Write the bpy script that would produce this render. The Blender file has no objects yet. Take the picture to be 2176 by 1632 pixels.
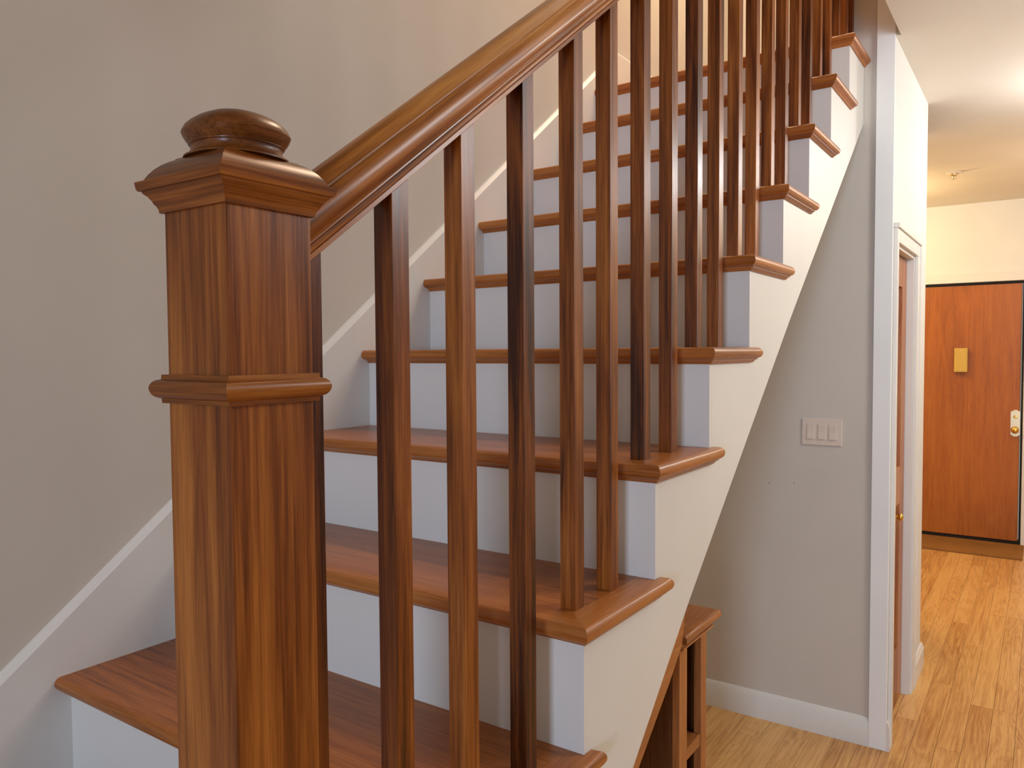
import bpy, bmesh, math, random
from mathutils import Vector, Matrix

# ------------------------------------------------------------------ camera, world, lights, exposure
S = 1.1                       # metres per layout unit
SC = bpy.context.scene
COL = SC.collection
rnd = random.Random(11)

def srgb(r, g, b):
    f = lambda v: (v / 255 / 12.92) if v / 255 <= 0.04045 else ((v / 255 + 0.055) / 1.055) ** 2.4
    return (f(r), f(g), f(b), 1.0)

CAM = (0.5095, -0.6604, 0.5585)
YAW, PITCH, ROLL, FPX = 0.6025, -0.0411, -0.0066, 1643.79
def make_camera():
    cd = bpy.data.cameras.new('camera')
    cd.sensor_fit = 'HORIZONTAL'
    cd.sensor_width = 36.0
    cd.lens = FPX / 2176 * 36.0
    cd.clip_start = 0.02
    o = bpy.data.objects.new('camera', cd)
    COL.objects.link(o)
    f0 = Vector((-math.sin(YAW), math.cos(YAW), 0)); rt = Vector((math.cos(YAW), math.sin(YAW), 0)); up = Vector((0, 0, 1))
    f = f0 * math.cos(PITCH) + up * math.sin(PITCH)
    u = up * math.cos(PITCH) - f0 * math.sin(PITCH)
    r2 = rt * math.cos(ROLL) + u * math.sin(ROLL)
    u2 = u * math.cos(ROLL) - rt * math.sin(ROLL)
    M = Matrix((r2, u2, -f)).transposed().to_4x4()
    M.translation = Vector(CAM) * S
    o.matrix_world = M
    SC.camera = o
make_camera()

w = bpy.data.worlds.new('ambient_fill'); SC.world = w; w.use_nodes = True
bg = w.node_tree.nodes['Background']
bg.inputs['Color'].default_value = (1.0, 0.93, 0.82, 1)
bg.inputs['Strength'].default_value = 0.25  # even warm fill, added through the sides left without walls

def area(name, loc, target, power, color, sx, sy=None, spread=math.pi, shape='RECTANGLE'):
    l = bpy.data.lights.new(name, 'AREA'); l.shape = shape
    l.size = sx * S; l.size_y = (sy or sx) * S; l.energy = power; l.color = color[:3]; l.spread = spread
    o = bpy.data.objects.new(name, l); COL.objects.link(o)
    o.location = Vector(loc) * S
    d = Vector(target) - Vector(loc)
    o.rotation_euler = d.to_track_quat('-Z', 'Y').to_euler()
    return o
# window light far behind the camera (cool), ceiling lamps of the hall (neutral / warm), lamp upstairs
def globe(name, loc, power, color, r):
    l = bpy.data.lights.new(name, 'POINT'); l.energy = power; l.color = color[:3]; l.shadow_soft_size = r * S
    o = bpy.data.objects.new(name, l); COL.objects.link(o); o.location = Vector(loc) * S
area('window_light', (1.7, -6.0, 0.9), (-0.3, 0.6, 0.5), 175, (0.57, 0.73, 1.0), 0.9, 1.5)
globe('room_ceiling_globe', (1.30, 1.45, 1.30), 40, (0.96, 0.98, 1.0), 0.24)
globe('hall_downlight', (0.80, 2.95, 1.40), 15, (0.97, 0.98, 1.0), 0.09)
globe('hall_ceiling_globe', (0.95, 4.2, 1.36), 12, (1.0, 0.82, 0.60), 0.16)
globe('entry_globe', (-0.55, 4.75, 1.38), 24, (1.0, 0.70, 0.34), 0.08)
area('upstairs_lamp', (-0.40, 2.3, 3.5), (-0.5, 2.2, 0), 46, (1.0, 0.76, 0.54), 0.6)

vs = SC.view_settings
vs.view_transform = 'Standard'
vs.look = 'None'
vs.exposure = 0.20
vs.gamma = 1.0
vs.use_curve_mapping = False

# ------------------------------------------------------------------ materials
def nt(name):
    m = bpy.data.materials.new(name); m.use_nodes = True
    t = m.node_tree; b = t.nodes['Principled BSDF']
    return m, t, b
def N(t, kind, **kw):
    n = t.nodes.new(kind)
    for k, v in kw.items():
        if k.startswith('i_'): n.inputs[k[2:].replace('_', ' ')].default_value = v
        else: setattr(n, k, v)
    return n
def ramp(t, stops):
    r = t.nodes.new('ShaderNodeValToRGB')
    e = r.color_ramp.elements
    e[0].position, e[0].color = stops[0]
    e[1].position, e[1].color = stops[-1]
    for p, c in stops[1:-1]:
        n = e.new(p); n.color = c
    return r

def wood(name, axis, dark, mid, light, rough=0.31, figure=1.0, coat=0.04, vary=0.22, bands=3.2, spec=0.34, streak=1.0, cloud=0.7):
    m, t, b = nt(name); L = t.links
    tc = N(t, 'ShaderNodeTexCoord'); oi = N(t, 'ShaderNodeObjectInfo')
    off = N(t, 'ShaderNodeVectorMath', operation='SCALE'); off.inputs[0].default_value = (3.1, 5.7, 7.9)
    L.new(oi.outputs['Random'], off.inputs['Scale'])
    add = N(t, 'ShaderNodeVectorMath', operation='ADD')
    L.new(tc.outputs['Object'], add.inputs[0]); L.new(off.outputs[0], add.inputs[1])
    def mapped(s, g):
        mp = N(t, 'ShaderNodeMapping')
        sc = [s, s, s]; sc[axis] = g
        mp.inputs['Scale'].default_value = sc
        L.new(add.outputs[0], mp.inputs['Vector'])
        return mp
    # broad figure: smooth field cut into growth bands
    m1 = mapped(9.0, 0.9)
    n1 = N(t, 'ShaderNodeTexNoise', i_Scale=1.0, i_Detail=2.0, i_Roughness=0.45, i_Distortion=0.5)
    L.new(m1.outputs[0], n1.inputs['Vector'])
    mul = N(t, 'ShaderNodeMath', operation='MULTIPLY'); mul.inputs[1].default_value = bands * 3
    L.new(n1.outputs['Fac'], mul.inputs[0])
    pp = N(t, 'ShaderNodeMath', operation='PINGPONG'); pp.inputs[1].default_value = 1.0
    L.new(mul.outputs[0], pp.inputs[0])
    # streaks and pores along the grain
    m2 = mapped(110.0, 3.0)
    n2 = N(t, 'ShaderNodeTexNoise', i_Scale=1.0, i_Detail=4.0, i_Roughness=0.6)
    L.new(m2.outputs[0], n2.inputs['Vector'])
    m3 = mapped(420.0, 14.0)
    n3 = N(t, 'ShaderNodeTexNoise', i_Scale=1.0, i_Detail=2.0, i_Roughness=0.6)
    L.new(m3.outputs[0], n3.inputs['Vector'])
    m4 = mapped(3.2, 1.4)
    n4 = N(t, 'ShaderNodeTexNoise', i_Scale=1.0, i_Detail=1.0)
    L.new(m4.outputs[0], n4.inputs['Vector'])
    def madd(a, k, c):
        q = N(t, 'ShaderNodeMath', operation='MULTIPLY_ADD'); q.inputs[1].default_value = k
        L.new(a, q.inputs[0])
        if isinstance(c, (int, float)): q.inputs[2].default_value = c
        else: L.new(c, q.inputs[2])
        return q.outputs[0]
    v = madd(pp.outputs[0], 0.30 * figure, 0.35 - 0.15 * figure)
    v = madd(n2.outputs['Fac'], streak, madd(v, 1.0, -streak / 2))
    v = madd(n3.outputs['Fac'], 0.5, madd(v, 1.0, -0.25))
    v = madd(n4.outputs['Fac'], cloud * min(1, streak + 0.2), madd(v, 1.0, -0.36 * cloud * min(1, streak + 0.2)))
    v = madd(oi.outputs['Random'], vary, madd(v, 1.0, -vary / 2))
    rp = ramp(t, [(0.12, dark), (0.45, mid), (0.85, light)])
    L.new(v, rp.inputs['Fac'])
    L.new(rp.outputs['Color'], b.inputs['Base Color'])
    rr = madd(n2.outputs['Fac'], 0.16, rough - 0.08)
    L.new(rr, b.inputs['Roughness'])
    bp = N(t, 'ShaderNodeBump'); bp.inputs['Strength'].default_value = 0.06; bp.inputs['Distance'].default_value = 0.002
    L.new(n2.outputs['Fac'], bp.inputs['Height'])
    L.new(bp.outputs[0], b.inputs['Normal'])
    b.inputs['Coat Weight'].default_value = coat
    b.inputs['Coat Roughness'].default_value = 0.16
    b.inputs['Specular IOR Level'].default_value = spec
    return m

def paint(name, col, rough=0.55, bump=0.03, scale=180.0, mottling=0.03, spec=0.35):
    m, t, b = nt(name); L = t.links
    tc = N(t, 'ShaderNodeTexCoord')
    n = N(t, 'ShaderNodeTexNoise', i_Scale=scale, i_Detail=3.0); L.new(tc.outputs['Object'], n.inputs['Vector'])
    n2 = N(t, 'ShaderNodeTexNoise', i_Scale=2.2, i_Detail=3.0); L.new(tc.outputs['Object'], n2.inputs['Vector'])
    lo = tuple(c * (1 - mottling) for c in col[:3]) + (1,); hi = tuple(min(1, c * (1 + mottling)) for c in col[:3]) + (1,)
    rp = ramp(t, [(0.3, lo), (0.7, hi)])
    L.new(n2.outputs['Fac'], rp.inputs['Fac']); L.new(rp.outputs['Color'], b.inputs['Base Color'])
    bp = N(t, 'ShaderNodeBump'); bp.inputs['Strength'].default_value = bump; bp.inputs['Distance'].default_value = 0.002
    L.new(n.outputs['Fac'], bp.inputs['Height']); L.new(bp.outputs[0], b.inputs['Normal'])
    b.inputs['Roughness'].default_value = rough
    b.inputs['Specular IOR Level'].default_value = spec
    return m

def metal(name, col, rough=0.25):
    m, t, b = nt(name); L = t.links
    tc = N(t, 'ShaderNodeTexCoord')
    n = N(t, 'ShaderNodeTexNoise', i_Scale=60.0, i_Detail=2.0); L.new(tc.outputs['Object'], n.inputs['Vector'])
    rp = ramp(t, [(0.2, tuple(c * 0.85 for c in col[:3]) + (1,)), (0.8, col)])
    L.new(n.outputs['Fac'], rp.inputs['Fac']); L.new(rp.outputs['Color'], b.inputs['Base Color'])
    b.inputs['Metallic'].default_value = 1.0
    b.inputs['Roughness'].default_value = rough
    return m

WD, WM, WL = srgb(62, 26, 3), srgb(128, 68, 19), srgb(176, 108, 42)
M = {
    'wood_x': wood('stained_wood_x', 0, WD, WM, WL),
    'tread_x': wood('tread_wood_x', 0, srgb(112, 58, 20), srgb(170, 102, 46), srgb(198, 132, 70), rough=0.30, figure=0.4, streak=0.6, vary=0.1),
    'tread_y': wood('tread_wood_y', 1, srgb(112, 58, 20), srgb(170, 102, 46), srgb(198, 132, 70), rough=0.30, figure=0.4, streak=0.6, vary=0.1),
    'fin_y': wood('finial_wood', 1, srgb(76, 36, 10), srgb(134, 76, 27), srgb(168, 102, 46), rough=0.34, figure=0.3, streak=0.5),
    'rail_y': wood('rail_wood', 1, srgb(84, 42, 10), srgb(160, 94, 34), srgb(204, 136, 62), rough=0.30),
    'wood_y': wood('stained_wood_y', 1, WD, WM, WL),
    'wood_z': wood('stained_wood_z', 2, srgb(54, 20, 2), srgb(124, 64, 18), srgb(176, 106, 42), vary=0.30, cloud=0.5),
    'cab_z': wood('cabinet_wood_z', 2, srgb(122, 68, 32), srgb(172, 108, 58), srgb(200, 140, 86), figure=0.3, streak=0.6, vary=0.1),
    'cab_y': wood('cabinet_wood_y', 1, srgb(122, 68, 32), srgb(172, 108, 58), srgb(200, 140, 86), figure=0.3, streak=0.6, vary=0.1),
    'cab_shade': wood('cabinet_wood_shade', 2, srgb(56, 30, 12), srgb(92, 54, 24), srgb(120, 76, 38), figure=0.3, streak=0.6, vary=0.1),  # cabinet wood with the shade under the stair put into its colour
    'oak': wood('oak_floor', 1, srgb(178, 120, 62), srgb(222, 170, 102), srgb(238, 194, 130), rough=0.34, figure=0.5, vary=0.22, bands=8, coat=0.15, streak=0.7, cloud=0.2),
    'door_wood': wood('door_veneer', 2, srgb(118, 60, 12), srgb(166, 92, 24), srgb(192, 116, 38), rough=0.42, figure=0.4, coat=0.05, streak=0.5),
    'closet_wood': wood('closet_door_wood', 2, srgb(110, 58, 24), srgb(160, 96, 52), srgb(190, 130, 80), rough=0.4, figure=0.4, coat=0.1),
    'wall': paint('wall_paint', srgb(206, 198, 186), 0.7, 0.05),
    'hall_white': paint('hall_wall_paint', srgb(226, 224, 218), 0.6, 0.04),
    'trim': paint('white_trim_paint', srgb(226, 222, 214), 0.42, 0.015, 60),
    'trim_white': paint('corner_board_paint', srgb(240, 240, 236), 0.45, 0.01, 60),
    'ceiling': paint('ceiling_paint', srgb(232, 226, 214), 0.8, 0.05),
    'plastic': paint('switch_plastic', srgb(222, 206, 190), 0.35, 0.0, 40, 0.01),
    'brass': metal('brass', srgb(232, 190, 96), 0.28),
    'steel': metal('pale_brass_plate', srgb(225, 205, 165), 0.35),
    'gold_paint': paint('gold_enamel', srgb(206, 168, 72), 0.4, 0.0, 40, 0.04),
    'black': paint('black_rubber', srgb(22, 18, 16), 0.7),
    'mat': paint('mat_fibre', srgb(150, 104, 56), 0.95, 0.9, 700, 0.18, 0.1),
}

# ------------------------------------------------------------------ mesh helpers
class MB:
    def __init__(s): s.v = []; s.f = []
    def add(s, vs, fs):
        o = len(s.v); s.v += [tuple(p) for p in vs]; s.f += [tuple(o + i for i in f) for f in fs]; return s
    def box(s, x0, x1, y0, y1, z0, z1):
        vs = [(x0, y0, z0), (x1, y0, z0), (x1, y1, z0), (x0, y1, z0), (x0, y0, z1), (x1, y0, z1), (x1, y1, z1), (x0, y1, z1)]
        return s.add(vs, [(0, 3, 2, 1), (4, 5, 6, 7), (0, 1, 5, 4), (1, 2, 6, 5), (2, 3, 7, 6), (3, 0, 4, 7)])
    def loft(s, rings, cap=True):
        # rings: list of equally long closed loops
        n = len(rings[0]); vs = [p for r in rings for p in r]; fs = []
        for i in range(len(rings) - 1):
            for j in range(n):
                k = (j + 1) % n
                fs.append((i * n + j, i * n + k, (i + 1) * n + k, (i + 1) * n + j))
        if cap:
            fs.append(tuple(reversed(range(n)))); fs.append(tuple((len(rings) - 1) * n + j for j in range(n)))
        return s.add(vs, fs)
    def prism(s, poly, axis, a, b):
        # poly in the two other axes (in x,y,z order), extruded from a to b along axis
        def mk(p, q):
            if axis == 0: return (q, p[0], p[1])
            if axis == 1: return (p[0], q, p[1])
            return (p[0], p[1], q)
        return s.loft([[mk(p, a) for p in poly], [mk(p, b) for p in poly]])

def obj(name, mb, mat, parent=None, bevel=0.0, smooth=None, rot=None, label=None):
    bm = bmesh.new()
    vs = [bm.verts.new(Vector(p) * S) for p in mb.v]
    for f in mb.f:
        try: bm.faces.new([vs[i] for i in f])
        except ValueError: pass
    bmesh.ops.recalc_face_normals(bm, faces=bm.faces)
    if bevel:
        es = [e for e in bm.edges if len(e.link_faces) == 2 and e.calc_face_angle(0) > 0.6]
        bmesh.ops.bevel(bm, geom=es, offset=bevel * S, segments=2, affect='EDGES', profile=0.6)
    lo = Vector((min(v.co.x for v in bm.verts), min(v.co.y for v in bm.verts), min(v.co.z for v in bm.verts)))
    hi = Vector((max(v.co.x for v in bm.verts), max(v.co.y for v in bm.verts), max(v.co.z for v in bm.verts)))
    c = (lo + hi) / 2
    R = Matrix.Rotation(rot, 3, 'X') if rot else Matrix.Identity(3)
    Ri = R.transposed()
    for v in bm.verts: v.co = Ri @ (v.co - c)
    me = bpy.data.meshes.new(name); bm.to_mesh(me); bm.free()
    me.materials.append(M[mat] if isinstance(mat, str) else mat)
    if smooth:
        for p in me.polygons: p.use_smooth = True
        me.set_sharp_from_angle(angle=math.radians(smooth or 40))
    o = bpy.data.objects.new(name, me); COL.objects.link(o)
    o.location = c
    if rot: o.rotation_euler = (rot, 0, 0)
    if label: o['label'] = label
    if parent is not None:
        o.parent = parent
        pl = WORLD_LOC[parent.name]
        o.location = PROT[parent.name].transposed() @ (c - pl)
        if rot or PROT[parent.name] != Matrix.Identity(3):
            o.rotation_euler = (PROT[parent.name].transposed() @ R).to_euler()
    WORLD_LOC[o.name] = c; PROT[o.name] = R
    return o
WORLD_LOC = {}; PROT = {}
def mitred(o, mat_y):
    # mitred work: the faces looking along x carry grain running along y
    o.data.materials.append(M[mat_y])
    for p in o.data.polygons:
        if abs(p.normal.x) > abs(p.normal.y) + 1e-4: p.material_index = 1
    return o
def thing(name, loc, label, cat, group=None):
    o = bpy.data.objects.new(name, None); COL.objects.link(o); o.empty_display_size = 0.05
    o.location = Vector(loc) * S; o['label'] = label; o['category'] = cat
    if group: o['group'] = group
    WORLD_LOC[o.name] = Vector(loc) * S; PROT[o.name] = Matrix.Identity(3)
    return o
def tag(o, label, cat, group=None):
    o['label'] = label; o['category'] = cat
    if group: o['group'] = group
    return o
def struct(o, label=None, cat=None):
    o['kind'] = 'structure'
    if label: o['label'] = label
    if cat: o['category'] = cat
    return o

# ------------------------------------------------------------------ layout measured from the photograph
W = 0.8738                   # wall-side skirt plane x = -W ; open stringer face x = 0
FLOOR = -0.79
CEIL = 1.575
YR = {-3: -0.73, -2: -0.49, -1: -0.25, 0: -0.008, 1: 0.2486, 2: 0.4833, 3: 0.7247, 4: 0.9584, 5: 1.2071, 6: 1.4432, 7: 1.6846, 8: 1.9261}
ZT = {-4: FLOOR, -3: -0.590, -2: -0.392, -1: -0.192, 0: 0.0064, 1: 0.1911, 2: 0.379, 3: 0.5655, 4: 0.7567, 5: 0.9443, 6: 1.138, 7: 1.3336, 8: 1.5255}
YWALL = 2.155                # cross wall under the landing
XH = 0.095                   # hall face of the wall beside the landing
OV, OVS, TT, CV = 0.0268, 0.0203, 0.0225, 0.009
TOP = 3.9

# ------------------------------------------------------------------ setting
fl = obj('floor', MB().box(-1.2, 3.2, -4.0, 5.9, FLOOR - 0.05, FLOOR - 0.012), 'oak')
struct(fl, 'honey oak strip floor of the hall', 'floor')
# oak strips: individual boards where they can be told apart
PW = 0.0735
rows = []
x = -1.02; i = 0
near = MB()
while x < 1.6:
    y = 5.72
    while y > 0.9:
        ln = rnd.uniform(0.45, 1.25)
        y0 = max(0.9, y - ln)
        if y0 > YWALL + 0.02 and x < -0.25 and y < 2.9:
            y = y0; continue
        rows.append((x, y0, y))
        y = y0
    x += PW
cache = {}
for (px, y0, y1) in rows:
    key = round((y1 - y0) * 20)
    L = key / 20 if key else 0.05
    me = cache.get(key)
    if me is None:
        b = MB().box(-PW / 2 + 0.0004, PW / 2 - 0.0004, -0.5, 0.5, -0.006, 0.006)
        o = obj('plank', b, 'oak', fl, bevel=0.0007)
        me = cache[key] = o.data
    else:
        o = bpy.data.objects.new('plank', me); COL.objects.link(o); o.parent = fl
    o.location = Vector((px + PW / 2, (y0 + y1) / 2, FLOOR - 0.006)) * S - WORLD_LOC[fl.name]
    o.scale = (1, (y1 - y0) - 0.0006, 1)
# the rest of the boards, outside the picture, joined
rest = MB()
x = -1.02
while x < 3.1:
    y = 5.72 if x >= 1.6 else 0.9
    while y > -3.9:
        ln = rnd.uniform(0.5, 1.3); y0 = max(-3.9, y - ln)
        rest.box(x + 0.0004, x + PW - 0.0004, y0 + 0.0004, y - 0.0004, FLOOR - 0.012, FLOOR)
        y = y0
    x += PW
ro = obj('plank_field', rest, 'oak', fl); ro['kind'] = 'stuff'

struct(obj('wall_left', MB().box(-W - 0.115, -W - 0.015, -4.0, 3.6, FLOOR, TOP), 'wall'), 'taupe plaster wall rising along the stair', 'wall')
struct(obj('wall_landing', MB().box(-W - 0.015, 0.0, 3.5, 3.6, FLOOR, TOP), 'wall'), 'plaster wall at the far side of the landing', 'wall')
wu = struct(obj('wall_understair', MB().box(-W - 0.015, 0.040, YWALL, YWALL + 0.04, FLOOR, 1.495).box(-0.05, 0.040, YWALL, YWALL + 0.04, 1.495, TOP), 'wall'), 'shaded taupe wall under the stair with a switch plate', 'wall')
# wall between landing and hall, with the closet door opening
DY0, DY1, DZ = 2.20, 2.67, 0.915
hw = MB()
hw.box(0.0405, XH, YWALL, DY0, FLOOR, TOP)
hw.box(0.0, XH, DY1, 3.0, FLOOR, TOP)
hw.box(0.0, XH, DY0, DY1, DZ, TOP)
hw.box(-0.45, XH, 3.0 - 0.0, 3.5, CEIL + 0.02, TOP)
struct(obj('wall_hall', hw, 'hall_white'), 'white hall wall with the closet doorway', 'wall')
struct(obj('wall_closet', MB().box(-0.45, 0.0, 2.9, 3.0, FLOOR, 1.3), 'hall_white'), 'white wall turning the corner behind the closet', 'wall')
# entrance wall with door opening
EY = 5.65; EX0, EX1, EZ = -0.42, 0.385, 1.012
ew = MB().box(-1.2, EX0 - 0.002, EY, EY + 0.12, FLOOR, CEIL).box(EX1 + 0.012, 2.4, EY, EY + 0.12, FLOOR, CEIL).box(EX0 - 0.002, EX1 + 0.012, EY, EY + 0.12, EZ + 0.012, CEIL)
struct(obj('wall_entry', ew, 'hall_white'), 'cream wall above and beside the entrance door', 'wall')
struct(obj('wall_entry_left', MB().box(-1.2, -1.1, 3.0, 5.65, FLOOR, CEIL), 'hall_white'), 'side wall of the entrance area', 'wall')
# ceiling: over room and hall, open above the stair
struct(obj('ceiling', MB().box(XH + 0.015, 3.2, -4.0, EY, CEIL, CEIL + 0.12).box(-1.1, XH + 0.015, 3.0, EY, CEIL, CEIL + 0.12).box(XH, XH + 0.015, YWALL, 3.0, CEIL, CEIL + 0.12), 'ceiling'), 'smooth off-white hall ceiling', 'ceiling')
struct(obj('wall_upper', MB().box(XH + 0.015, XH + 0.115, -4.0, YWALL, CEIL + 0.12, TOP), 'wall'), 'upper stairwell wall above the hall ceiling', 'wall')
struct(obj('ceiling_upper', MB().box(-W - 0.115, XH + 0.115, -4.0, 3.6, TOP, TOP + 0.1), 'ceiling'), 'ceiling above the stairwell', 'ceiling')

struct(obj('wall_reflector', MB().box(1.55, 1.65, 2.0, EY, FLOOR, CEIL), 'hall_white'), 'unseen white hall wall, added to reflect light onto the balusters', 'wall')  # added out of view so the baluster sides have something bright to reflect
# corner board on the end of the wall
struct(obj('trim_1', MB().box(0.0405, XH, YWALL - 0.012, YWALL - 0.0002, FLOOR, TOP), 'trim_white', bevel=0.0012), 'pale grey corner board on the wall end', 'trim')

def bb_profile(h, d):
    return [(0, 0), (d, 0), (d, h - 0.018), (d * 0.62, h - 0.010), (d * 0.5, h - 0.004), (d * 0.2, h), (0, h)]
# baseboard of cross wall (profile in y,z, runs along x)
pf = [(YWALL - a, FLOOR + b) for a, b in bb_profile(0.098, 0.012)]
struct(obj('baseboard_understair', MB().prism(pf, 0, -W - 0.015, 0.0402), 'trim', smooth=30), 'white baseboard below the switch wall', 'baseboard')
PF_HALL = [(XH + a, FLOOR + b) for a, b in bb_profile(0.098, 0.014)]
for mx, mz in ((-0.302, 0.080), (-0.215, 0.088)):
    obj('nail_hole', MB().prism([(mx + 0.0022 * math.cos(q * 0.785), mz + 0.0018 * math.sin(q * 0.785)) for q in range(8)], 1, YWALL - 0.0003, YWALL + 0.001), 'mat', wu)
struct(obj('baseboard_hall', MB().prism(PF_HALL, 1, 2.745, 3.014), 'trim', smooth=30), 'white baseboard beside the closet door casing', 'baseboard')
pf = [(XH + a, FLOOR + b) for a, b in bb_profile(0.098, 0.010)]
struct(obj('baseboard_corner', MB().prism(pf, 1, YWALL - 0.012, 2.168), 'trim', smooth=30), 'short white baseboard at the wall corner', 'baseboard')

# closet doorway casing (trim_2): two legs, head, jambs
t2 = MB().box(XH, XH + 0.012, 2.168, DY0, FLOOR, DZ + 0.0445)
trim2 = struct(obj('trim_2', t2, 'trim', bevel=0.002), 'white moulded casing around the closet door', 'trim')
obj('casing_leg', MB().box(XH, XH + 0.012, DY1, DY1 + 0.058, FLOOR, DZ).box(XH, XH + 0.016, DY1 + 0.058, DY1 + 0.074, FLOOR, DZ + 0.06), 'trim', trim2, bevel=0.002)
obj('casing_head', MB().box(XH, XH + 0.012, DY0, DY1 + 0.058, DZ, DZ + 0.045).box(XH, XH + 0.018, 2.168, DY1 + 0.074, DZ + 0.045, DZ + 0.062), 'trim', trim2, bevel=0.002)
obj('jamb', MB().box(0.0, XH, DY1 - 0.012, DY1, FLOOR, DZ), 'trim', trim2, bevel=0.001)
obj('jamb', MB().box(0.0, XH, DY0, DY0 + 0.012, FLOOR, DZ), 'trim', trim2, bevel=0.001)
obj('jamb_head', MB().box(0.0, XH, DY0 + 0.012, DY1 - 0.012, DZ - 0.012, DZ), 'trim', trim2, bevel=0.001)
# closet door: stiles, rails, panels, knob
y0, y1, zb, zt, xf = DY0 + 0.014, DY1 - 0.015, FLOOR + 0.006, DZ - 0.015, 0.070
d1 = struct(obj('door_1', MB().box(xf - 0.035, xf - 0.012, y0 + 0.02, y1 - 0.02, zb + 0.02, zt - 0.02), 'closet_wood'), 'brown panelled wooden closet door seen edge-on', 'door')
for ya, yb in ((y0, y0 + 0.10), (y1 - 0.10, y1)):
    obj('stile', MB().box(xf - 0.038, xf, ya, yb, zb, zt), 'closet_wood', d1, bevel=0.002)
for za, zc in ((zb, zb + 0.22), (-0.02, 0.12), (zt - 0.11, zt)):
    obj('rail', MB().box(xf - 0.038, xf - 0.0005, y0 + 0.1, y1 - 0.1, za, zc), 'closet_wood', d1, bevel=0.002)
def lathe(mb, c, axis, prof, n=24):
    rings = []
    for (r, h) in prof:
        ring = []
        for k in range(n):
            a = 2 * math.pi * k / n; u, v = r * math.cos(a), r * math.sin(a)
            p = {0: (h, u, v), 1: (u, h, v), 2: (u, v, h)}[axis]
            ring.append((c[0] + p[0], c[1] + p[1], c[2] + p[2]))
        rings.append(ring)
    return mb.loft(rings)
kn = [(0.012, 0), (0.012, 0.002), (0.005, 0.004), (0.005, 0.014), (0.010, 0.017), (0.013, 0.022), (0.013, 0.026), (0.009, 0.031), (0.002, 0.033)]
obj('knob', lathe(MB(), (xf, 2.41, -0.045), 0, kn), 'brass', d1, smooth=40, label='small brass knob')

# entrance door
d2 = struct(obj('door_2', MB().box(EX0 + 0.006, EX1 - 0.006, EY + 0.015, EY + 0.058, FLOOR + 0.022, EZ - 0.006), 'door_wood', bevel=0.002), 'flush orange-brown veneered entrance door', 'door')
obj('threshold', MB().box(EX0, EX1, EY + 0.010, EY + 0.10, FLOOR, FLOOR + 0.016), 'black', d2)
obj('jamb', MB().box(EX1, EX1 + 0.012, EY, EY + 0.10, FLOOR, EZ + 0.012), 'black', d2)
obj('jamb', MB().box(EX0 - 0.002, EX0 + 0.002, EY, EY + 0.10, FLOOR, EZ), 'black', d2)
obj('jamb_head', MB().box(EX0 - 0.002, EX1, EY, EY + 0.10, EZ, EZ + 0.012), 'black', d2)
cx, cz = 0.355, 0.048; hx, hz = 0.029, 0.093; yf = EY + 0.015
pl = [(cx - hx, cz - hz + .012), (cx - hx * .62, cz - hz + .008), (cx - hx * .3, cz - hz), (cx + hx * .3, cz - hz), (cx + hx * .62, cz - hz + .008), (cx + hx, cz - hz + .012),
      (cx + hx, cz + hz - .012), (cx + hx * .62, cz + hz - .010), (cx + hx * .2, cz + hz), (cx - hx * .2, cz + hz), (cx - hx * .62, cz + hz - .010), (cx - hx, cz + hz - .012)]
bp_ = obj('knob_plate', MB().prism(pl, 1, yf - 0.005, yf), 'steel', d2, bevel=0.0015, label='pale brass backplate with scalloped ends')
def lathe_y(c, prof, n=24): return lathe(MB(), c, 1, [(r, -h) for r, h in prof], n)
obj('door_knob', lathe_y((cx, yf - 0.005, 0.004), [(0.016, 0), (0.015, .003), (0.008, .006), (0.008, .020), (0.017, .026), (0.023, .034), (0.0235, .042), (0.019, .050), (0.010, .055), (0.002, .056)]), 'brass', bp_, smooth=40)
obj('thumb_turn', lathe_y((cx, yf - 0.005, 0.092), [(0.012, 0), (0.012, .004), (0.010, .006), (0.002, .0065)], 20).box(cx - 0.003, cx + 0.003, yf - 0.022, yf - 0.010, 0.084, 0.100), 'brass', bp_, smooth=40)
for zz in (cz - hz + 0.008, cz + hz - 0.008):
    obj('screw', lathe_y((cx, yf - 0.005, zz), [(0.003, 0), (0.003, .001), (0.001, .0018)], 10), 'brass', bp_, smooth=40)
# casing of the entrance door
trim3 = struct(obj('trim_3', MB().box(EX0 - 0.075, EX1 + 0.085, EY - 0.014, EY, EZ + 0.013, EZ + 0.075), 'trim', bevel=0.002), 'cream casing head above the entrance door', 'trim')
obj('casing_leg', MB().box(EX1 + 0.013, EX1 + 0.085, EY - 0.014, EY, FLOOR, EZ + 0.012), 'trim', trim3, bevel=0.002)
obj('casing_leg', MB().box(EX0 - 0.075, EX0 - 0.003, EY - 0.014, EY, FLOOR, EZ + 0.012), 'trim', trim3, bevel=0.002)

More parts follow.
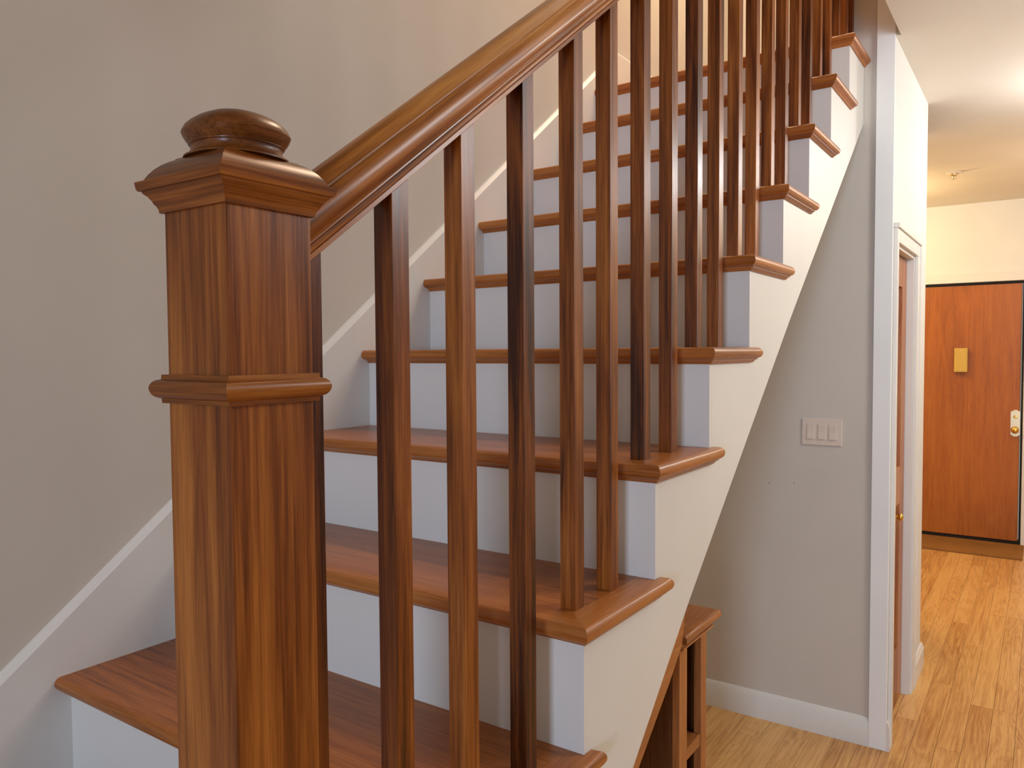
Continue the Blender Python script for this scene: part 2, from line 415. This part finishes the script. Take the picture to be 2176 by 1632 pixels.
# ------------------------------------------------------------------ newel post
NX, NY, NH = -0.0445, -0.2545, 0.0408
newel = thing('newel_post', (NX, NY, FLOOR), 'square dark-stained wooden newel post with a moulded cap, in the foreground', 'newel post')
def sqring(hw_, z): return [(NX - hw_, NY - hw_, z), (NX + hw_, NY - hw_, z), (NX + hw_, NY + hw_, z), (NX - hw_, NY + hw_, z)]
def sring(a, z, n=2.3, k=64):
    out = []
    for q in range(k):
        th = 2 * math.pi * q / k; c_, s_ = math.cos(th), math.sin(th)
        out.append((NX + a * math.copysign(abs(c_) ** (2 / n), c_), NY + a * math.copysign(abs(s_) ** (2 / n), s_), z))
    return out
obj('shaft', MB().box(NX - NH, NX + NH, NY - NH, NY + NH, FLOOR, 0.680), 'wood_z', newel, bevel=0.0009)
col = []
for hw_, z in [(NH - .001, .5185), (.0447, .5185), (.0450, .5222), (.0462, .5225), (.0490, .5240), (.0508, .5262), (.0518, .5290), (.0521, .5312), (.0515, .5338), (.0500, .5360), (.0478, .5376), (.0458, .5380), (.0450, .5384), (.0448, .5420), (NH - .001, .5420)]:
    col.append(sqring(hw_, z))
mitred(obj('collar', MB().loft(col), 'wood_x', newel, smooth=28, label='rounded collar moulding around the post'), 'wood_y')
cap = []
for hw_, z in [(NH - .001, .6735), (.0436, .6735), (.0441, .6765), (.0454, .6795), (.0462, .6800), (.0476, .6832), (.0500, .6868), (.0526, .6892), (.0530, .6905), (.0552, .6908), (.0561, .6925), (.0569, .6975), (.0566, .6982), (.0535, .6984), (.0522, .6988), (.0514, .7008), (.0492, .7048), (.0460, .7090), (.0420, .7128), (.0375, .7158), (.0345, .7172), (.0340, .7180), (.0322, .7186), (.0300, .7186)]:
    cap.append(sqring(hw_, z))
mitred(obj('cap', MB().loft(cap), 'wood_x', newel, smooth=28, label='flared square cap'), 'wood_y')
fin = []
for a, z in [(.0402, .7176), (.0400, .7190), (.0384, .7195), (.0366, .7208), (.0353, .7226), (.0347, .7246), (.0346, .7264), (.0350, .7278), (.0361, .7283), (.0362, .7290), (.0384, .7322), (.0402, .7352), (.0408, .7370), (.0413, .7380), (.0408, .7398), (.0388, .7436), (.0348, .7474), (.0298, .7509), (.0234, .7539), (.0162, .7561), (.0088, .7574), (.0010, .7578)]:
    fin.append(sring(a, z))
obj('finial', MB().loft(fin), 'fin_y', newel, smooth=26, label='rounded cushion-shaped finial')

# ------------------------------------------------------------------ stair railing: handrail and balusters
SL = 0.738; CO = 1 / math.sqrt(1 + SL * SL)
def zrail(y): return 0.7186 + SL * (y + 0.0847)
rail_y0, rail_y1 = NY + NH, YWALL - 0.001
railing = thing('stair_railing', (NX, 0.95, ZT[-1]), 'stained wooden handrail with square balusters climbing the open side of the stair', 'railing')
half = [(.0132, 0), (.0138, .0004), (.0138, .0048), (.0124, .0052), (.0124, .0064), (.0158, .0067), (.0172, .0082), (.0177, .0104), (.0172, .0124), (.0162, .0130), (.0162, .0146), (.0176, .0172), (.0204, .0200), (.0242, .0222), (.0270, .0255), (.0285, .0295), (.0288, .0340), (.0281, .0385), (.0264, .0425), (.0242, .0450), (.0224, .0454), (.0222, .0472), (.0190, .0508), (.0140, .0547), (.0070, .0577), (0.0, .0586)]
prof = half + [(-a, b) for a, b in reversed(half[:-1])]
def rring(y): return [(NX + a, y, zrail(y) + b / CO) for a, b in prof]
ang = math.atan(SL)
obj('handrail', MB().loft([rring(rail_y0), rring(rail_y1)]), 'rail_y', railing, smooth=24, rot=ang, label='moulded handrail with a rounded grip')
BY = [-0.202, -0.084, 0.029, 0.154, 0.2825, 0.391, 0.5105, 0.6255, 0.746, 0.8625, 0.981, 1.1005, 1.2176, 1.3350, 1.459, 1.5746, 1.690, 1.8075, 1.920, 2.034, 2.126]
HB = 0.0125
for by in BY:
    k = max(q for q in range(-1, 9) if YR[q] <= by + HB)
    zb = ZT[k]
    za, zc = zrail(by), zrail(by + 2 * HB)
    v = [(NX - HB, by, zb), (NX + HB, by, zb), (NX + HB, by + 2 * HB, zb), (NX - HB, by + 2 * HB, zb), (NX - HB, by, za), (NX + HB, by, za), (NX + HB, by + 2 * HB, zc), (NX - HB, by + 2 * HB, zc)]
    obj('baluster', MB().add(v, [(0, 3, 2, 1), (4, 5, 6, 7), (0, 1, 5, 4), (1, 2, 6, 5), (2, 3, 7, 6), (3, 0, 4, 7)]), 'wood_z', railing, bevel=0.0006)

# ------------------------------------------------------------------ staircase
stair = thing('staircase', (-0.4, 0.8, FLOOR), 'staircase with dark wooden treads, white risers and an open white stringer', 'staircase')
NA = 8
def nose_profile():
    # (inset from outer edge, height below top) around the bullnose from top to bottom
    r = TT / 2; pts = []
    for q in range(NA + 1):
        a = math.pi / 2 - math.pi * q / NA
        pts.append((r * 0.92 - r * 0.92 * math.cos(a), r - r * math.sin(a)))
    return pts
NP = nose_profile()
RW = 0.050
for k in range(0, 9):
    zt = ZT[k]; yf = YR[k] - OV; yn = YR[k + 1] if k < 8 else 3.5
    back = YR[k + 1] if k < 8 else YWALL - 0.001
    xr = OVS
    # main board: profile in y,z extruded along x with a mitred right end
    sec = [(d, z) for d, z in NP]
    top = [(RW, 0.0)]
    loop = list(reversed(sec))                     # bottom -> top around the nose
    loop = [(back - yf, TT), ] + [(RW, TT)] + loop + [(RW, 0.0), (back - yf, 0.0)]
    L = [(-W, yf + d, zt - z) for d, z in loop]
    Rr = [(xr - min(d, RW), yf + d, zt - z) for d, z in loop]
    tr = obj('tread', MB().loft([L, Rr]), 'tread_x', stair, smooth=35)
    # mitred return nosing on the open side
    lp = [(RW, TT)] + list(reversed(NP)) + [(RW, 0.0)]
    ye = (YR[k + 1] if k < 8 else YWALL - 0.001)
    A = [(xr - d, yf + d, zt - z) for d, z in lp]
    B = [(xr - d, ye, zt - z) for d, z in lp]
    mb = MB().loft([A, B])
    if k < 8:
        lp2 = [(xr - 0.0006, TT)] + list(reversed(NP)) + [(xr - 0.0006, 0.0)]
        A2 = [(xr - d, ye, zt - z) for d, z in lp2]
        B2 = [(xr - d, ye + 0.030 - min(d, 0.011), zt - z) for d, z in lp2]
        mb.loft([A2, B2])
    obj('return_nosing', mb, 'tread_y', tr, smooth=35)
    # small moulding under the nosing, along the riser and the stringer
    zc = zt - TT
    cvp = [(0.0004, 0.0), (0.0110, 0.0), (0.0110, -0.0022), (0.0088, -0.0030), (0.0060, -0.0052), (0.0046, -0.0080), (0.0030, -0.0090), (0.0004, -0.0090)]
    fr = [[(-W, YR[k] - e, zc + z) for e, z in cvp], [(e, YR[k] - e, zc + z) for e, z in cvp]]
    obj('cove_moulding', MB().loft(fr), 'tread_x', tr, smooth=35)
    yend = (ye + 0.022) if k < 8 else YWALL - 0.001
    rt = [[(e, YR[k] - e, zc + z) for e, z in cvp], [(e, yend - (0.011 - e if k < 8 else 0), zc + z) for e, z in cvp]]
    obj('cove_moulding', MB().loft(rt), 'tread_y', tr, smooth=35)
struct(obj('floor_landing', MB().box(-W, -0.05, YWALL + 0.0005, 3.499, ZT[8] - TT, ZT[8]), 'wood_x'), 'wooden floor of the landing at the top of the flight', 'floor')
# lower steps below the picture (post notched into the first)
nb = NY + NH + 0.0005
p = [(-W, YR[-1] - OV), (NX - NH - .0005, YR[-1] - OV), (NX - NH - .0005, nb), (OVS, nb), (OVS, YR[0]), (-W, YR[0])]
obj('tread', MB().prism(p, 2, ZT[-1] - TT, ZT[-1]), 'wood_x', stair)
for k in (-2, -3):
    obj('tread', MB().box(-W, NX - NH - 0.001, YR[k] - OV, YR[k + 1], ZT[k] - TT, ZT[k]), 'wood_x', stair, bevel=0.006)
RT = 0.012
for k in range(-3, 9):
    x1 = 0.0 if k >= 0 else NX - NH - 0.001
    zlo = ZT[k - 1]
    zhi = ZT[k] - TT
    obj('riser', MB().box(-W, x1, YR[k] + 0.0002, YR[k] + RT, zlo, zhi), 'trim', stair)
# outer stringer: sawtooth top, sloping lower edge
low = [(-0.21, -0.610), (0.10, -0.345), (0.4015, -0.0813), (0.5103, 0.0133), (0.6298, 0.1183), (0.9615, 0.3851), (1.2706, 0.632), (1.7, 0.9605), (2.1535, 1.3089)]
saw = []
saw += [(-0.21, ZT[-1] - TT), (YR[0] + RT, ZT[-1] - TT)]
for k in range(0, 9):
    saw += [(YR[k] + RT, ZT[k] - TT)]
    nxt = YR[k + 1] + RT if k < 8 else 2.1535
    saw += [(nxt, ZT[k] - TT)]
poly = low + list(reversed(saw))
obj('stringer', MB().prism(poly, 0, -0.03, 0.0), 'trim', stair, label='white open stringer cut to the steps')
# plaster soffit under the flight
sof = MB()
rings = []
for y, z in low:
    rings.append([(-W, y, z + 0.004), (-0.0305, y, z + 0.004), (-0.0305, y, z + 0.024), (-W, y, z + 0.024)])
obj('soffit', sof.loft(rings), 'wall', stair)
# wooden strip closing the gap under the stringer beside the bookcase
tr_lo = [(0.476, -0.130), (0.611, -0.020), (0.654, 0.030)]
pts = [(0.40, -0.125), (0.476, -0.055)] 
strip = [(0.28, -0.300), (0.494, -0.124), (0.6135, -0.033), (0.672, 0.018), (0.690, 0.090), (0.655, 0.130), (0.5103, 0.010), (0.4015, -0.085), (0.20, -0.262)]
obj('edge_strip', MB().prism(strip, 0, -0.050, -0.0305), 'cab_y', stair, label='honey-brown wooden strip under the stringer')
# skirt board on the wall, with a sloping chamfered top
def zs(y): return 0.113 + 0.7655 * y
y0s, y1s = -0.95, 2.086
def skirt_ring(y):
    zt_ = zs(y)
    return [(-W - 0.015, y, zt_ - 0.62), (-W, y, zt_ - 0.62), (-W, y, zt_), (-W - 0.010, y, zt_ + 0.011), (-W - 0.015, y, zt_ + 0.013)]
sk = MB().loft([skirt_ring(y0s), skirt_ring(y1s)])
struct(obj('baseboard_stair', sk, 'trim'), 'white sloping skirt board between the treads and the taupe wall', 'baseboard')
zb_ = 1.712
lb = [(-W - 0.015, 1.50), (-W, 1.50), (-W, zb_), (-W - 0.010, zb_ + 0.011), (-W - 0.015, zb_ + 0.013)]
struct(obj('baseboard_landing', MB().prism(lb, 1, y1s + 0.0005, 3.499), 'trim'), 'level white baseboard along the landing wall', 'baseboard')

# ------------------------------------------------------------------ low bookcase under the stair
CX = -0.103; CY0, CY1 = 0.838, 0.992; CT = -0.020; XB = -0.40
cab = thing('bookcase', (-0.25, 0.915, FLOOR), 'narrow brown wooden bookcase tucked under the stair', 'bookcase')
obj('side_panel', MB().box(XB, CX - 0.016, CY0, CY0 + 0.012, FLOOR, CT - 0.040), 'cab_shade', cab)
obj('side_panel', MB().box(XB, CX - 0.016, CY1 - 0.012, CY1, FLOOR, CT - 0.040), 'cab_shade', cab)
obj('back_panel', MB().box(XB - 0.010, XB, CY0, CY1, FLOOR, CT - 0.040), 'cab_shade', cab)
obj('stile', MB().box(CX - 0.016, CX, CY0, CY0 + 0.041, FLOOR, CT - 0.036), 'cab_z', cab, bevel=0.001)
obj('stile', MB().box(CX - 0.016, CX, CY1 - 0.033, CY1, FLOOR, CT - 0.036), 'cab_z', cab, bevel=0.001)
for z in (-0.290, -0.56, FLOOR + 0.06):
    obj('shelf', MB().box(XB, CX - 0.001, CY0 + 0.0415, CY1 - 0.0335, z - 0.026, z), 'cab_y', cab, bevel=0.0015)
bull = [(0.0, 0.0), (0.008, 0.0015), (0.0125, 0.006), (0.0140, 0.0115), (0.0125, 0.017), (0.008, 0.0215), (0.0, 0.023)]
def caprings(prof, zbase):
    # sweep around front and both ends: loops at increasing height
    r = []
    for e, z in prof:
        r.append([(XB, CY0 - e, zbase + z), (CX + e, CY0 - e, zbase + z), (CX + e, CY1 + e, zbase + z), (XB, CY1 + e, zbase + z)])
    return r
e0 = 0.012
obj('top', MB().loft(caprings([(e0 + a, b) for a, b in bull], CT - 0.023)), 'cab_y', cab, smooth=35, label='rounded wooden top')
mould = [(0.004, 0.0), (0.0115, 0.0), (0.0135, 0.0022), (0.0125, 0.0045), (0.0080, 0.0052), (0.0065, 0.008), (0.0075, 0.0115), (0.0105, 0.0150), (0.012, 0.0155)]
obj('crown_moulding', MB().loft(caprings(mould, CT - 0.0388)), 'cab_y', cab, smooth=35)

# ------------------------------------------------------------------ things on walls, floor and ceiling
sw = thing('light_switch', (-0.122, YWALL, 0.229), 'ivory three-gang rocker switch plate on the taupe wall', 'light switch')
obj('plate', MB().box(-0.1875, -0.0555, YWALL - 0.0045, YWALL - 0.0002, 0.2285, 0.322), 'plastic', sw, bevel=0.0022)
for q in range(3):
    xc = -0.1215 + (q - 1) * 0.0362
    z0, z1, h_ = 0.2505, 0.3005, 0.0115
    yy = YWALL - 0.0045
    obj('rocker_frame', MB().box(xc - h_ - .0016, xc + h_ + .0016, yy - 0.0008, yy, z0 - .0016, z1 + .0016), 'plastic', sw, bevel=0.0003)
    v = [(xc - h_, yy - .0008, z0), (xc + h_, yy - .0008, z0), (xc + h_, yy - .0042, z0), (xc - h_, yy - .0042, z0),
         (xc - h_, yy - .0008, .2755), (xc + h_, yy - .0008, .2755), (xc + h_, yy - .0022, .2755), (xc - h_, yy - .0022, .2755),
         (xc - h_, yy - .0008, z1), (xc + h_, yy - .0008, z1), (xc + h_, yy - .0030, z1), (xc - h_, yy - .0030, z1)]
    fs = [(0, 1, 2, 3), (3, 2, 6, 7), (7, 6, 10, 11), (11, 10, 9, 8), (0, 4, 5, 1), (4, 8, 9, 5), (1, 5, 6, 2), (5, 9, 10, 6), (0, 3, 7, 4), (4, 7, 11, 8)]
    obj('rocker', MB().add(v, fs), 'plastic', sw)
    for zz in (0.2375, 0.3135):
        obj('screw', lathe_y((xc, yy, zz), [(.0020, 0), (.0020, .0005), (.0008, .0008)], 10), 'plastic', sw, smooth=40)

# chime box on the door
ch = thing('door_chime', (0.025, yf, 0.396), 'gold door chime box screwed to the entrance door', 'door chime')
yf2 = EY + 0.015
obj('box', MB().box(-0.016, 0.066, yf2 - 0.036, yf2 - 0.0003, 0.398, 0.566), 'gold_paint', ch, bevel=0.002)
obj('cover', MB().box(-0.010, 0.060, yf2 - 0.0385, yf2 - 0.036, 0.408, 0.556), 'gold_paint', ch, bevel=0.001)
for zz in (0.416, 0.549):
    obj('screw', lathe_y((0.025, yf2 - 0.0385, zz), [(.0035, 0), (.0035, .0008), (.001, .0014)], 12), 'steel', ch, smooth=40)

mat_ = tag(obj('doormat', MB().box(-0.46, 0.418, 5.19, 5.60, FLOOR + 0.0002, FLOOR + 0.014), 'mat', bevel=0.004), 'brown fibre doormat lying before the entrance door', 'doormat')
sp = thing('ceiling_sprinkler', (0.062, 4.50, CEIL), 'small white sprinkler head on the hall ceiling', 'sprinkler')
obj('flange', lathe(MB(), (0.062, 4.50, CEIL), 2, [(.038, -.0003), (.036, -.004), (.026, -.006), (.020, -.006)]), 'ceiling', sp, smooth=40)
obj('head', lathe(MB(), (0.062, 4.50, CEIL), 2, [(.019, -.006), (.019, -.016), (.010, -.020), (.006, -.030), (.012, -.033), (.012, -.036), (.002, -.037)]), 'steel', sp, smooth=40)
